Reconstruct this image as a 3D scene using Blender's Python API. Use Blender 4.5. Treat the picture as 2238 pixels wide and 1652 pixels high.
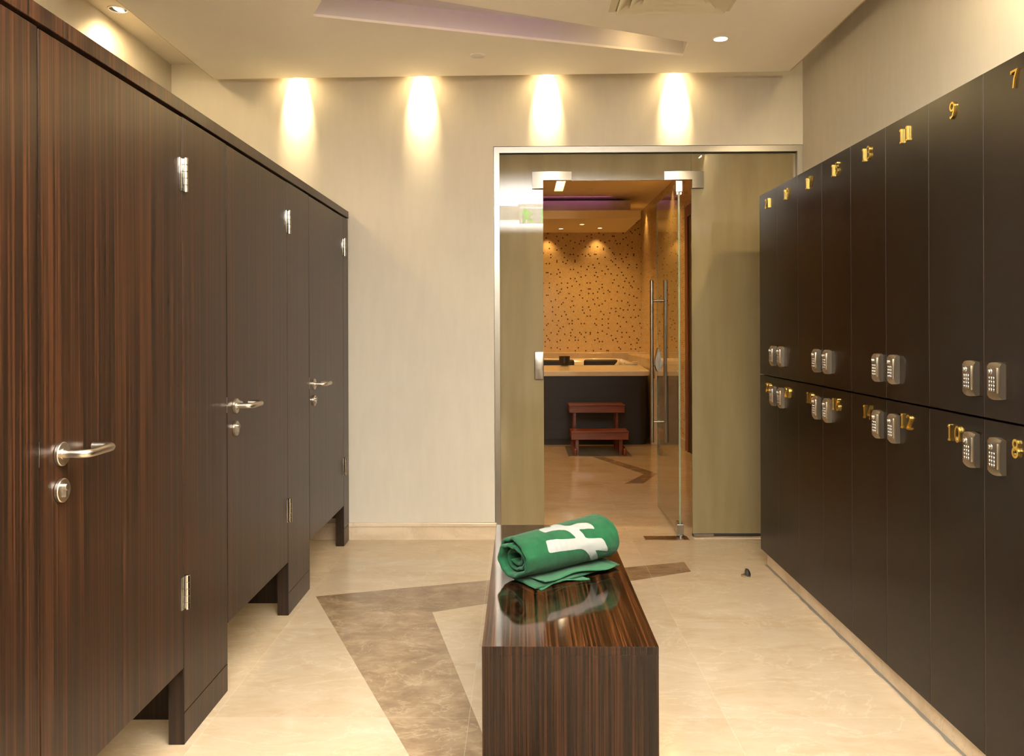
import bpy, bmesh, math, random
from mathutils import Vector, Matrix
random.seed(7)
for o in list(bpy.data.objects): bpy.data.objects.remove(o)
SC = bpy.context.scene
COL = SC.collection
PI = math.pi

# ------------------------------------------------------------------ camera
cam_d = bpy.data.cameras.new('camera'); cam = bpy.data.objects.new('camera', cam_d); COL.objects.link(cam)
cam_d.sensor_width = 36.0; cam_d.sensor_fit = 'HORIZONTAL'; cam_d.lens = 36.0*1800/2238
cam_d.shift_x = 0.0; cam_d.shift_y = (715.0-826.0)/2238.0; cam_d.clip_start = 0.02; cam_d.clip_end = 60
YAW, ROLL = 0.01029, -0.0039
f_ = Vector((-math.sin(YAW), math.cos(YAW), 0)); r_ = Vector((math.cos(YAW), math.sin(YAW), 0)); u_ = Vector((0, 0, 1))
r2 = r_*math.cos(ROLL)+u_*math.sin(ROLL); u2 = -r_*math.sin(ROLL)+u_*math.cos(ROLL)
M = Matrix((r2, u2, -f_)).transposed().to_4x4(); M.translation = (0, 0, 1.25); cam.matrix_world = M
SC.camera = cam

# ------------------------------------------------------------------ world, exposure
w = bpy.data.worlds.new('world'); SC.world = w; w.use_nodes = True
w.node_tree.nodes['Background'].inputs[0].default_value = (0.9, 0.85, 0.75, 1)
w.node_tree.nodes['Background'].inputs[1].default_value = 0.0
SC.view_settings.view_transform = 'Standard'; SC.view_settings.look = 'None'
SC.view_settings.gamma = 1.0; SC.view_settings.exposure = 0.46; SC.view_settings.use_curve_mapping = False

# ------------------------------------------------------------------ lights
WARM = (1.0, 0.70, 0.33); AMBER = (1.0, 0.56, 0.16)
def lamp(name, kind, loc, power, color, rot=(0, 0, 0), size=0.05, spot=None, blend=0.5, sy=None):
    d = bpy.data.lights.new(name, kind); d.energy = power; d.color = color
    if kind == 'AREA':
        d.size = size
        if sy: d.shape = 'RECTANGLE'; d.size_y = sy
    else: d.shadow_soft_size = size
    if kind == 'SPOT': d.spot_size = math.radians(spot); d.spot_blend = blend
    o = bpy.data.objects.new(name, d); o.location = loc; o.rotation_euler = rot; COL.objects.link(o); return o
# the photographer's bounce flash, aimed at the ceiling over the camera
lamp('flash_lamp', 'SPOT', (0.15, 0.30, 0.50), 6000, (0.95, 0.97, 1.0), (PI, 0, 0), 0.06, 88, 1.0)
# ceiling downlights of the changing room, most of them out of frame
DOWN = [(1.014, 4.159), (1.02, 2.35), (1.02, 0.7), (-0.55, 2.5), (-0.55, 0.9)]
for i, (x, y) in enumerate(DOWN): lamp('downlight_lamp', 'SPOT', (x, y, 2.69), 12 if x > 0 else 7, WARM, (0, 0, 0), 0.035, 110, 0.8)
# wall washers in the slot between the back wall and the dropped ceiling
for x in (-1.311, -0.575, 0.161, 0.913): 
    lamp('wall_washer_lamp', 'SPOT', (x, 4.788, 2.805), 190, (1.0, 0.78, 0.42), (0.40, 0, 0), 0.010, 44, 1.0)
    lamp('wall_washer_fill', 'SPOT', (x, 4.790, 2.795), 8, (1.0, 0.74, 0.36), (0.1, 0, 0), 0.05, 140, 1.0)  # second wide spot, added for a warm glow on the upper wall
# lamps over the changing cubicles
for y in (1.79, 2.90, 4.008): lamp('cubicle_lamp', 'SPOT', (-1.962, y, 2.79), 34, (1.0, 0.76, 0.40), (0, -0.12, 0), 0.03, 75, 1.0); lamp('cubicle_fill', 'SPOT', (-1.90, y, 2.79), 14, (1.0, 0.74, 0.38), (0.3, 0, 0), 0.04, 165, .5)  # the wide second spot is added fill for the upper left walls
for y in (1.2, 2.4): lamp('right_wall_fill', 'SPOT', (1.60, y, 2.79), 120, (1.0, 0.78, 0.44), (0.35, 0, 0), 0.03, 165, 1.0)  # unseen lamps added out of frame to brighten the upper right wall
# violet strip hidden in the ceiling recess
vs = lamp('violet_strip_lamp', 'AREA', (-0.20, 3.66, 2.712), 1.3, (0.62, 0.14, 1.0), (PI-.5, 0, 0.43), 1.15, sy=0.03); vs.data.spread = math.radians(110)
lamp('recess_spot_lamp', 'POINT', (0.62, 4.205, 2.735), 0.35, WARM, size=0.02)
# whirlpool room
for x, y in ((0.782, 10.404), (0.538, 10.852), (1.045, 10.799), (-0.2, 10.6)): lamp('soffit_lamp', 'SPOT', (x, y, 2.53), 16, AMBER, (0, 0, 0), 0.03, 120, 0.8)
for x in (-1.6, -1.0, -0.32, 0.37, 1.05): lamp('mosaic_washer_lamp', 'SPOT', (x, 11.24, 2.53), 7, AMBER, (0, 0, 0), 0.03, 100, 0.9)  # left ones are unseen, added to brighten what the glass door mirrors
for y in (10.86, 9.0, 7.0): lamp('side_washer_lamp', 'SPOT', (1.60, y, 2.815), 17, AMBER, (0, 0.15, 0), 0.02, 85, 0.9)
for y in (10.3, 9.0, 7.6, 6.2): lamp('side_washer_lamp', 'SPOT', (-2.0, y, 2.815), 28, AMBER, (0, -0.2, 0), 0.02, 120, 0.9)  # unseen left row, added to lighten the room and its ceiling
for x, y in ((0.5, 7.6), (-0.4, 6.1), (-1.1, 7.4), (1.25, 9.0), (-0.9, 8.4)): lamp('spa_downlight_lamp', 'SPOT', (x, y, 2.80), 24, AMBER, (0, 0, 0), 0.05, 140, 0.6)  # no fittings modelled; some added to warm the box over the tub
lamp('corridor_fill', 'POINT', (1.5, -2.8, 2.2), 45, (1.0, 0.9, 0.75), size=.05)  # added ambient fill behind the camera, kept clear of the pane's reflection

# ------------------------------------------------------------------ node helpers
class NT:
    def __init__(s, name):
        s.m = bpy.data.materials.new(name); s.m.use_nodes = True; s.t = s.m.node_tree; s.t.nodes.clear()
        s.out = s.n('ShaderNodeOutputMaterial')
    def n(s, k, **kw):
        x = s.t.nodes.new(k)
        for a, b in kw.items(): setattr(x, a, b)
        return x
    def l(s, a, b): s.t.links.new(a, b)
    def val(s, sock, v):
        if hasattr(v, 'is_output') or isinstance(v, bpy.types.NodeSocket): s.l(v, sock)
        else: sock.default_value = v
    def math(s, op, a, b=None, c=None):
        x = s.n('ShaderNodeMath', operation=op); s.val(x.inputs[0], a)
        if b is not None: s.val(x.inputs[1], b)
        if c is not None: s.val(x.inputs[2], c)
        return x.outputs[0]
    def pos(s): return s.n('ShaderNodeNewGeometry').outputs['Position']
    def obj(s): return s.n('ShaderNodeTexCoord').outputs['Object']
    def sep(s, v):
        x = s.n('ShaderNodeSeparateXYZ'); s.l(v, x.inputs[0]); return x.outputs
    def comb(s, x, y, z):
        c = s.n('ShaderNodeCombineXYZ')
        for i, v in enumerate((x, y, z)): s.val(c.inputs[i], v)
        return c.outputs[0]
    def mapping(s, v, scale, loc=(0, 0, 0)):
        x = s.n('ShaderNodeMapping'); s.l(v, x.inputs[0]); x.inputs['Scale'].default_value = scale; x.inputs['Location'].default_value = loc; return x.outputs[0]
    def noise(s, v, scale=1, detail=3, rough=.5, dist=0):
        x = s.n('ShaderNodeTexNoise'); s.l(v, x.inputs['Vector']); x.inputs['Scale'].default_value = scale; x.inputs['Detail'].default_value = detail
        x.inputs['Roughness'].default_value = rough; x.inputs['Distortion'].default_value = dist; return x.outputs['Fac']
    def ramp(s, fac, stops, interp='LINEAR'):
        x = s.n('ShaderNodeValToRGB'); s.l(fac, x.inputs[0]); cr = x.color_ramp; cr.interpolation = interp
        while len(cr.elements) < len(stops): cr.elements.new(0.5)
        for e, (p, c) in zip(cr.elements, stops): e.position = p; e.color = (*c, 1) if len(c) == 3 else c
        return x.outputs[0]
    def mix(s, fac, a, b, mode='MIX'):
        x = s.n('ShaderNodeMix', data_type='RGBA', blend_type=mode); s.val(x.inputs[0], fac)
        for i, v in ((6, a), (7, b)):
            if isinstance(v, tuple): x.inputs[i].default_value = (*v, 1)
            else: s.l(v, x.inputs[i])
        return x.outputs[2]
    def bsdf(s, color, rough=.5, metal=0, spec=.5, coat=0, coatr=.03, bump=None, bstr=.1, bdist=.01, sheen=0, trans=0, emit=None, estr=0, aniso=0):
        p = s.n('ShaderNodeBsdfPrincipled')
        if isinstance(color, tuple): p.inputs['Base Color'].default_value = (*color, 1)
        else: s.l(color, p.inputs['Base Color'])
        s.val(p.inputs['Roughness'], rough); p.inputs['Metallic'].default_value = metal; p.inputs['Specular IOR Level'].default_value = spec
        p.inputs['Coat Weight'].default_value = coat; p.inputs['Coat Roughness'].default_value = coatr
        p.inputs['Sheen Weight'].default_value = sheen; p.inputs['Transmission Weight'].default_value = trans
        p.inputs['Anisotropic'].default_value = aniso
        if emit: p.inputs['Emission Color'].default_value = (*emit, 1); p.inputs['Emission Strength'].default_value = estr
        if bump is not None:
            b = s.n('ShaderNodeBump'); b.inputs['Strength'].default_value = bstr; b.inputs['Distance'].default_value = bdist
            s.l(bump, b.inputs['Height']); s.l(b.outputs[0], p.inputs['Normal'])
        s.l(p.outputs[0], s.out.inputs[0]); return s.m

def plain(name, color, **k): return NT(name).bsdf(color, **k)

# ------------------------------------------------------------------ materials
def m_veneer(name, axis, dark, mid, red, rough=.28, coat=.35, coatr=.08, amp=1.0, spec=.45, fs=150, cw=.28):
    t = NT(name); v = t.obj()
    sc = [1, 1, 1]; sc[axis] = 0.006
    m1 = t.mapping(v, tuple(fs*c for c in sc), (3.1, 1.7, .4)); m2 = t.mapping(v, tuple(42*c for c in sc)); m3 = t.mapping(v, tuple(430*c for c in sc))
    fine = t.noise(m1, 1, 3, .62); coarse = t.noise(m2, 1, 2, .5); hair = t.noise(m3, 1, 2, .6)
    f = t.math('ADD', t.math('MULTIPLY', fine, 1-cw), t.math('MULTIPLY', coarse, cw))
    c1 = t.ramp(f, [(.38, dark), (.50, mid), (.60, red), (.66, mid)])
    c2 = t.mix(t.math('MULTIPLY', t.ramp(hair, [(.45, (0, 0, 0)), (.75, (1, 1, 1))]), .35*amp), c1, dark)
    return t.bsdf(c2, rough=rough, spec=spec, coat=coat, coatr=coatr)
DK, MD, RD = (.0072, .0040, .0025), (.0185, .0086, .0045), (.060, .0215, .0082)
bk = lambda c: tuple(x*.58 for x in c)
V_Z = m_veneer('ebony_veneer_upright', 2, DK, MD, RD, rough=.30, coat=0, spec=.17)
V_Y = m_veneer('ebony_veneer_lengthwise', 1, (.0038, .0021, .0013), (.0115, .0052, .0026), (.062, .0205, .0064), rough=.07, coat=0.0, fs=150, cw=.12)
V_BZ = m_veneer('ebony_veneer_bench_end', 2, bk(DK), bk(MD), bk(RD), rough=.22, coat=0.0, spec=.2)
V_EDGE = m_veneer('ebony_veneer_edge', 2, (.008, .005, .0035), (.016, .008, .005), (.035, .014, .006), rough=.35, coat=.2)
def m_wenge():
    t = NT('wenge_laminate'); v = t.obj()
    a = t.noise(t.mapping(v, (30, 30, 1.2)), 1, 4, .6, .3); b = t.noise(t.mapping(v, (5, 5, .8)), 1, 3, .5, .5)
    f = t.math('ADD', t.math('MULTIPLY', a, .55), t.math('MULTIPLY', b, .45))
    return t.bsdf(t.ramp(f, [(.35, (.0042, .0022, .0017)), (.6, (.0085, .0041, .0025)), (.72, (.013, .0060, .0033))]), rough=.26, spec=.2, coat=.0, coatr=.2)
WENGE = m_wenge()
WENGE_EDGE = plain('wenge_edge_band', (.12, .10, .085), rough=.3)
CARC = plain('locker_carcass_brown', (.014, .009, .007), rough=.5)

def m_plaster(name, c, var=.06):
    t = NT(name); p = t.pos()
    n1 = t.noise(t.mapping(p, (1.6, 1.6, .7)), 1, 4, .55); n2 = t.noise(t.mapping(p, (26, 26, 5)), 1, 3, .6)
    lo = tuple(x*(1-var) for x in c); hi = tuple(min(1, x*(1+var)) for x in c)
    f = t.math('ADD', t.math('MULTIPLY', n1, .7), t.math('MULTIPLY', n2, .3))
    return t.bsdf(t.ramp(f, [(.35, lo), (.65, hi)]), rough=.75, spec=.25, bump=n2, bstr=.05, bdist=.004)
PLASTER = m_plaster('beige_plaster', (.595, .548, .462))
CEIL = m_plaster('cream_ceiling_paint', (.92, .86, .76), .02)
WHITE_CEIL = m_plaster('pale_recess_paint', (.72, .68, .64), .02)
SPACEIL = m_plaster('spa_ceiling_paint', (.86, .74, .54), .02)

def poly_mask(t, x, y, pts):
    """1 inside the convex polygon pts (counter-clockwise)"""
    a = sum(pts[i][0]*pts[(i+1) % len(pts)][1]-pts[(i+1) % len(pts)][0]*pts[i][1] for i in range(len(pts)))
    if a < 0: pts = pts[::-1]
    r = None
    for i in range(len(pts)):
        (x0, y0), (x1, y1) = pts[i], pts[(i+1) % len(pts)]
        nx, ny = -(y1-y0), x1-x0; d = -(nx*x0+ny*y0)
        e = t.math('ADD', t.math('ADD', t.math('MULTIPLY', x, nx), t.math('MULTIPLY', y, ny)), d)
        g = t.math('GREATER_THAN', e, 0.0); r = g if r is None else t.math('MULTIPLY', r, g)
    return r
def m_marble_floor():
    t = NT('cream_marble_floor'); p = t.pos(); x, y, z = t.sep(p)
    tx = t.math('DIVIDE', t.math('ADD', x, .17+8.2), .82); ty = t.math('DIVIDE', t.math('ADD', y, 7.86-2.637), .786)
    cx = t.math('FLOOR', tx); cy = t.math('FLOOR', ty)
    wn = t.n('ShaderNodeTexWhiteNoise', noise_dimensions='2D'); t.l(t.comb(cx, cy, 0), wn.inputs['Vector'])
    tile = wn.outputs['Value']
    off = t.n('ShaderNodeVectorMath', operation='MULTIPLY_ADD'); t.l(wn.outputs['Color'], off.inputs[0]); off.inputs[1].default_value = (7, 7, 7); t.l(p, off.inputs[2])
    q = off.outputs[0]
    n1 = t.noise(t.mapping(q, (1.5, 3.2, 1)), 1, 6, .6, .8); n2 = t.noise(t.mapping(q, (7, 16, 1)), 1, 5, .65, 1.2)
    vein = t.math('ABSOLUTE', t.math('SUBTRACT', t.noise(t.mapping(q, (2.2, 4.6, 1)), 1, 7, .62, .9), .5))
    base = t.ramp(t.math('ADD', t.math('MULTIPLY', n1, .6), t.math('MULTIPLY', n2, .4)), [(.30, (.39, .282, .174)), (.48, (.465, .366, .256)), (.68, (.512, .418, .315))])
    base = t.mix(t.ramp(vein, [(0, (.22, .22, .22)), (.014, (0, 0, 0))]), base, (.74, .62, .47))
    tone = t.math('ADD', .93, t.math('MULTIPLY', tile, .10))
    base = t.mix(1.0, base, t.comb(tone, tone, t.math('SUBTRACT', tone, .02)), 'MULTIPLY')
    # emperador bands
    b1 = t.noise(t.mapping(p, (9, 13, 1)), 1, 8, .70, .35); bv = t.math('ABSOLUTE', t.math('SUBTRACT', t.noise(t.mapping(p, (4, 5, 1), (5, 3, 0)), 1, 6, .6, .5), .5))
    brown = t.ramp(b1, [(.30, (.15, .094, .052)), (.5, (.235, .16, .092)), (.70, (.34, .245, .15))])
    brown = t.mix(t.ramp(bv, [(0, (.26, .26, .26)), (.012, (0, 0, 0))]), brown, (.55, .43, .29))
    brown_dark = t.mix(1.0, brown, (.80, .78, .75), 'MULTIPLY')
    A = poly_mask(t, x, y, [(-.959, 3.826), (.864, 4.383), (.865, 4.211), (-.392, 3.612)])
    B = poly_mask(t, x, y, [(-.959, 3.826), (-.392, 3.612), (-.124, 2.542), (.16, 1.4), (.112, 1.4), (-.329, 2.40)])
    Cc = poly_mask(t, x, y, [(.52, 8.6), (.515, 8.4), (1.041, 6.996), (1.164, 7.03)])
    D = poly_mask(t, x, y, [(1.164, 7.03), (1.041, 6.996), (.824, 6.568), (.97, 6.568)])
    col = t.mix(A, base, brown_dark); col = t.mix(B, col, brown); col = t.mix(Cc, col, brown); col = t.mix(D, col, brown)
    jx = t.math('FRACT', tx); jy = t.math('FRACT', ty)
    jw = .0022
    jm = t.math('MINIMUM', 1.0, t.math('ADD', t.math('LESS_THAN', jx, jw), t.math('LESS_THAN', jy, jw)))
    col = t.mix(t.math('MULTIPLY', jm, .35), col, (.66, .55, .41))
    return t.bsdf(col, rough=.10, spec=.5, bump=n2, bstr=.01, bdist=.002)
FLOOR = m_marble_floor()
def m_marble(name, k=1.0, rough=.2):
    t = NT(name); p = t.pos(); n1 = t.noise(t.mapping(p, (3, 3, 5)), 1, 6, .6, .8)
    vein = t.math('ABSOLUTE', t.math('SUBTRACT', t.noise(t.mapping(p, (5, 5, 2), (2, 1, 0)), 1, 6, .6, 1.2), .5))
    c = t.ramp(n1, [(.3, (.50*k, .385*k, .26*k)), (.5, (.62*k, .50*k, .36*k)), (.7, (.69*k, .57*k, .43*k))])
    c = t.mix(t.ramp(vein, [(0, (.4, .4, .4)), (.01, (0, 0, 0))]), c, (.45*k, .33*k, .21*k))
    return t.bsdf(c, rough=rough, spec=.5)
MARBLE = m_marble('cream_marble_skirting'); MARBLE2 = m_marble('marble_spa', .92, .15)
def m_mosaic(name, ax):
    t = NT(name); xyz = t.sep(t.pos()); h = xyz[ax]; v = xyz[2]; P = .0207
    a = t.math('DIVIDE', t.math('ADD', h, 20.0), P); b = t.math('DIVIDE', v, P)
    ca, cb = t.math('FLOOR', a), t.math('FLOOR', b)
    ba, bb = t.math('FLOOR', t.math('DIVIDE', ca, 4.0)), t.math('FLOOR', t.math('DIVIDE', cb, 4.0))
    wn = t.n('ShaderNodeTexWhiteNoise', noise_dimensions='2D'); t.l(t.comb(ba, bb, 0), wn.inputs['Vector'])
    rr = t.sep(wn.outputs['Color'])
    oa = t.math('FLOOR', t.math('MULTIPLY', rr[0], 3.999)); ob = t.math('FLOOR', t.math('MULTIPLY', rr[1], 3.999))
    da = t.math('COMPARE', t.math('SUBTRACT', ca, t.math('MULTIPLY', ba, 4.0)), oa, .1); db = t.math('COMPARE', t.math('SUBTRACT', cb, t.math('MULTIPLY', bb, 4.0)), ob, .1)
    dark = t.math('MULTIPLY', da, db)
    w2 = t.n('ShaderNodeTexWhiteNoise', noise_dimensions='2D'); t.l(t.comb(ca, cb, 0), w2.inputs['Vector'])
    tile = t.ramp(w2.outputs['Value'], [(0, (.56, .41, .24)), (.8, (.64, .49, .30)), (.9, (.52, .36, .19)), (1, (.60, .45, .27))])
    dk = t.mix(t.math('MULTIPLY', rr[2], .6), (.045, .022, .012), (.16, .075, .03))
    col = t.mix(dark, tile, dk)
    fa, fb = t.math('FRACT', a), t.math('FRACT', b)
    g = t.math('MINIMUM', 1.0, t.math('ADD', t.math('LESS_THAN', fa, .13), t.math('LESS_THAN', fb, .13)))
    col = t.mix(g, col, (.60, .47, .29))
    ro = t.math('ADD', .16, t.math('MULTIPLY', g, .5))
    return t.bsdf(col, rough=ro, spec=.5, bump=t.math('SUBTRACT', 1.0, g), bstr=.3, bdist=.002)
MOS_X = m_mosaic('mosaic_tiles_far', 0); MOS_Y = m_mosaic('mosaic_tiles_side', 1)

def m_steel(name, c=(.34, .32, .29), r=.30):
    t = NT(name); n = t.noise(t.mapping(t.obj(), (40, 40, 600)), 1, 2, .5)
    return t.bsdf(c, rough=t.math('ADD', r-.04, t.math('MULTIPLY', n, .08)), metal=1.0)
STEEL = m_steel('brushed_steel'); CHROME = plain('polished_chrome', (.46, .45, .43), rough=.14, metal=1.0)
SATIN = m_steel('satin_nickel', (.52, .47, .40), .30); LOCKB = plain('cast_zinc_lock', (.40, .355, .285), rough=.32, metal=1.0)
BRASS = plain('polished_brass', (.95, .66, .17), rough=.24, metal=1.0)
BRONZE = plain('dark_bronze_plate', (.20, .13, .07), rough=.3, metal=.9)
BLACKM = plain('black_rubber', (.012, .011, .010), rough=.5)
def m_glass(name, tint):
    t = NT(name); fr = t.n('ShaderNodeFresnel'); fr.inputs['IOR'].default_value = 1.5
    ge = t.n('ShaderNodeNewGeometry'); F = fr.outputs[0]
    slab = t.math('DIVIDE', t.math('MULTIPLY', F, 2.0), t.math('ADD', F, 1.0)); fac = t.math('MULTIPLY', slab, t.math('SUBTRACT', 1.0, ge.outputs['Backfacing']))
    tr = t.n('ShaderNodeBsdfTransparent'); tr.inputs[0].default_value = (*tint, 1)
    gl = t.n('ShaderNodeBsdfGlossy'); gl.inputs['Roughness'].default_value = 0.0
    mx = t.n('ShaderNodeMixShader'); t.l(fac, mx.inputs[0]); t.l(tr.outputs[0], mx.inputs[1]); t.l(gl.outputs[0], mx.inputs[2]); t.l(mx.outputs[0], t.out.inputs[0]); return t.m
GLASS = m_glass('clear_door_glass', (.92, .95, .89))
def m_film():
    t = NT('film_backed_glass'); n = t.noise(t.mapping(t.pos(), (9, 9, 1.1)), 1, 4, .6)
    return t.bsdf(t.ramp(n, [(.35, (.195, .150, .072)), (.65, (.225, .177, .090))]), rough=.6, spec=.1, coat=1.0, coatr=0.0)
FILM = m_film()
GEDGE = plain('green_glass_edge', (.20, .27, .17), rough=.15, spec=.5)
TUBSHELL = plain('pearl_acrylic', (.74, .66, .56), rough=.14, coat=.5); TUBDARK = plain('dark_tub_cabinet', (.010, .006, .007), rough=.45)
PILLOW = plain('dark_pillow_vinyl', (.028, .022, .018), rough=.5)
def m_cabinet():
    t = NT('dark_slatted_cabinet'); z = t.sep(t.pos())[2]; f = t.math('FRACT', t.math('DIVIDE', t.math('SUBTRACT', z, .06), .111))
    g = t.math('LESS_THAN', f, .03)
    return t.bsdf(t.mix(g, (.012, .007, .0075), (.004, .0025, .003)), rough=.45, bump=t.math('SUBTRACT', 1.0, g), bstr=.3, bdist=.003)
CABINET = m_cabinet()
def m_redwood():
    t = NT('red_stained_hardwood'); n = t.noise(t.mapping(t.obj(), (3, 40, 40)), 1, 4, .6, .3)
    return t.bsdf(t.ramp(n, [(.35, (.10, .016, .006)), (.65, (.18, .034, .011))]), rough=.3, coat=.4, coatr=.12)
REDWOOD = m_redwood()
DOORWOOD = plain('brown_door_frame', (.16, .05, .02), rough=.4); DOORDARK = plain('dark_door_leaf', (.02, .012, .01), rough=.4)
def m_towel(name, c, v):
    t = NT(name); n = t.noise(t.obj(), 900, 2, .7); n2 = t.noise(t.obj(), 26, 4, .6)
    f = t.math('ADD', t.math('MULTIPLY', n, .45), t.math('MULTIPLY', n2, .55))
    return t.bsdf(t.ramp(f, [(.32, tuple(x*(1-v) for x in c)), (.68, tuple(min(1, x*(1+v)) for x in c))]), rough=.95, spec=.05, sheen=.12, bump=n, bstr=.35, bdist=.0025)
TOWEL = m_towel('green_terry', (.010, .066, .027), .26); TOWELW = m_towel('white_terry', (.25, .26, .25), .06); HEM = m_towel('green_hem_weave', (.014, .095, .040), .08)
VENTM = plain('cream_vent_enamel', (.66, .60, .44), rough=.35); WHITE = plain('white_enamel', (.80, .76, .68), rough=.35)
LENS = plain('lit_lamp_lens', (1, 1, 1), rough=.3, emit=(1.0, .90, .68), estr=7)
LENSW = plain('lit_spa_lens', (1, 1, 1), rough=.3, emit=(1.0, .80, .45), estr=6)
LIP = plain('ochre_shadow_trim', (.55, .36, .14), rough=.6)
GROUT = plain('grey_sealant', (.16, .145, .12), rough=.6)
SIGNG = plain('exit_green', (.25, .75, .18), rough=.4, emit=(.45, 1.0, .25), estr=.35)
SIGNP = plain('exit_acrylic', (.75, .72, .64), rough=.3)

# ------------------------------------------------------------------ mesh helpers
def box(bm, x0, x1, y0, y1, z0, z1, bev=0.0, seg=2):
    t = bmesh.new(); bmesh.ops.create_cube(t, size=1)
    for v in t.verts: v.co = Vector((x0+(v.co.x+.5)*(x1-x0), y0+(v.co.y+.5)*(y1-y0), z0+(v.co.z+.5)*(z1-z0)))
    if bev: bmesh.ops.bevel(t, geom=t.edges[:], offset=bev, segments=seg, profile=.5, affect='EDGES')
    merge(bm, t)
def merge(bm, t):
    me = bpy.data.meshes.new('tmp'); t.to_mesh(me); t.free(); bm.from_mesh(me); bpy.data.meshes.remove(me)
def basis(d):
    d = Vector(d).normalized(); a = Vector((0, 0, 1)) if abs(d.z) < .9 else Vector((1, 0, 0)); u = d.cross(a).normalized(); return u, d.cross(u).normalized()
def lathe(bm, c, axis, prof, seg=32, cap=True):
    """prof: list of (radius, distance along axis)"""
    c = Vector(c); ax = Vector(axis).normalized(); u, v = basis(ax); rings = []
    for r, h in prof: rings.append([bm.verts.new(c+ax*h+(u*math.cos(2*PI*k/seg)+v*math.sin(2*PI*k/seg))*r) for k in range(seg)])
    for A, B in zip(rings, rings[1:]):
        for k in range(seg): bm.faces.new((A[k], A[(k+1) % seg], B[(k+1) % seg], B[k]))
    if cap:
        bm.faces.new(rings[0][::-1]); bm.faces.new(rings[-1])
def cyl(bm, p0, p1, r, seg=20, bev=0.0):
    p0, p1 = Vector(p0), Vector(p1); L = (p1-p0).length
    pr = [(r, 0), (r, L)] if not bev else [(r-bev, 0), (r, bev), (r, L-bev), (r-bev, L)]
    lathe(bm, p0, p1-p0, pr, seg)
def tube(bm, pts, r, seg=16, cap=True):
    pts = [Vector(p) for p in pts]; rings = []; u = None
    for i, p in enumerate(pts):
        d = (pts[min(i+1, len(pts)-1)]-pts[max(i-1, 0)]).normalized()
        if u is None: u, v = basis(d)
        else:
            u = (u-d*u.dot(d)).normalized(); v = d.cross(u)
        rr = r[i] if isinstance(r, (list, tuple)) else r
        rings.append([bm.verts.new(p+(u*math.cos(2*PI*k/seg)+v*math.sin(2*PI*k/seg))*rr) for k in range(seg)])
    for A, B in zip(rings, rings[1:]):
        for k in range(seg): bm.faces.new((A[k], A[(k+1) % seg], B[(k+1) % seg], B[k]))
    if cap: bm.faces.new(rings[0][::-1]); bm.faces.new(rings[-1])
def prism(bm, pts, p_of, d):
    """extrude polygon: p_of(a,b,t) -> 3D, t in 0..d"""
    lo = [bm.verts.new(p_of(a, b, 0)) for a, b in pts]; hi = [bm.verts.new(p_of(a, b, d)) for a, b in pts]; n = len(pts)
    bm.faces.new(lo[::-1]); bm.faces.new(hi)
    for i in range(n): bm.faces.new((lo[i], lo[(i+1) % n], hi[(i+1) % n], hi[i]))
WL = {}
def wloc(o): return WL.get(o.name, Vector((0, 0, 0)))
def obj(name, bm, mats, parent=None, smooth=False, kind=None, label=None):
    """link bm (world coordinates) as one mesh object under parent"""
    org = wloc(parent) if parent else Vector((0, 0, 0))
    bmesh.ops.recalc_face_normals(bm, faces=bm.faces[:])
    for v in bm.verts: v.co -= org
    if smooth:
        for fc in bm.faces: fc.smooth = True
        for e in bm.edges:
            if len(e.link_faces) == 2 and e.calc_face_angle(0) > math.radians(38): e.smooth = False
    me = bpy.data.meshes.new(name); bm.to_mesh(me); bm.free()
    for m in (mats if isinstance(mats, (list, tuple)) else [mats]): me.materials.append(m)
    o = bpy.data.objects.new(name, me); COL.objects.link(o)
    if parent: o.parent = parent; WL[o.name] = org
    if kind: o['kind'] = kind
    if label: o['label'] = label
    return o
def part(name, fn, mats, parent=None, smooth=False, **k):
    bm = bmesh.new(); fn(bm); return obj(name, bm, mats, parent, smooth, **k)
def thing(name, loc, label, cat, group=None):
    o = bpy.data.objects.new(name, None); COL.objects.link(o); o.location = loc; o.empty_display_size = .1
    WL[o.name] = Vector(loc); o['label'] = label; o['category'] = cat
    if group: o['group'] = group
    return o
def tag(o, label, cat, group=None):
    o['label'] = label; o['category'] = cat
    if group: o['group'] = group
    return o
def copypart(src, parent, delta=(0, 0, 0)):
    """copy of a part (shared mesh) under another parent"""
    c = src.copy(); COL.objects.link(c); c.parent = parent; c.location = Vector(src.location)+Vector(delta); WL[c.name] = wloc(parent); return c
def struct(name, fn, mats, smooth=False, parent=None):
    return part(name, fn, mats, parent, smooth, kind=None if parent else 'structure')

D = 4.855; LW, RW = -2.061, 1.663; YB = 11.34
# ------------------------------------------------------------------ shell
struct('floor', lambda b: box(b, -3.2, 2.6, -4.2, 11.6, -.12, 0), FLOOR)
def back(b):
    box(b, -2.3, -.155, D, D+.20, 0, 2.95); box(b, -.155, RW, D, D+.20, 2.316, 2.95)
struct('wall_back', back, PLASTER)
struct('wall_left', lambda b: box(b, LW-.12, LW, -.25, D, 0, 2.95), PLASTER)
struct('wall_right', lambda b: box(b, RW, RW+.12, -.25, D+.20, 0, 2.95), PLASTER)
struct('ceiling_upper', lambda b: box(b, LW, RW, -.04, D, 2.813, 2.93), CEIL).name = 'ceiling_1'
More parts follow.
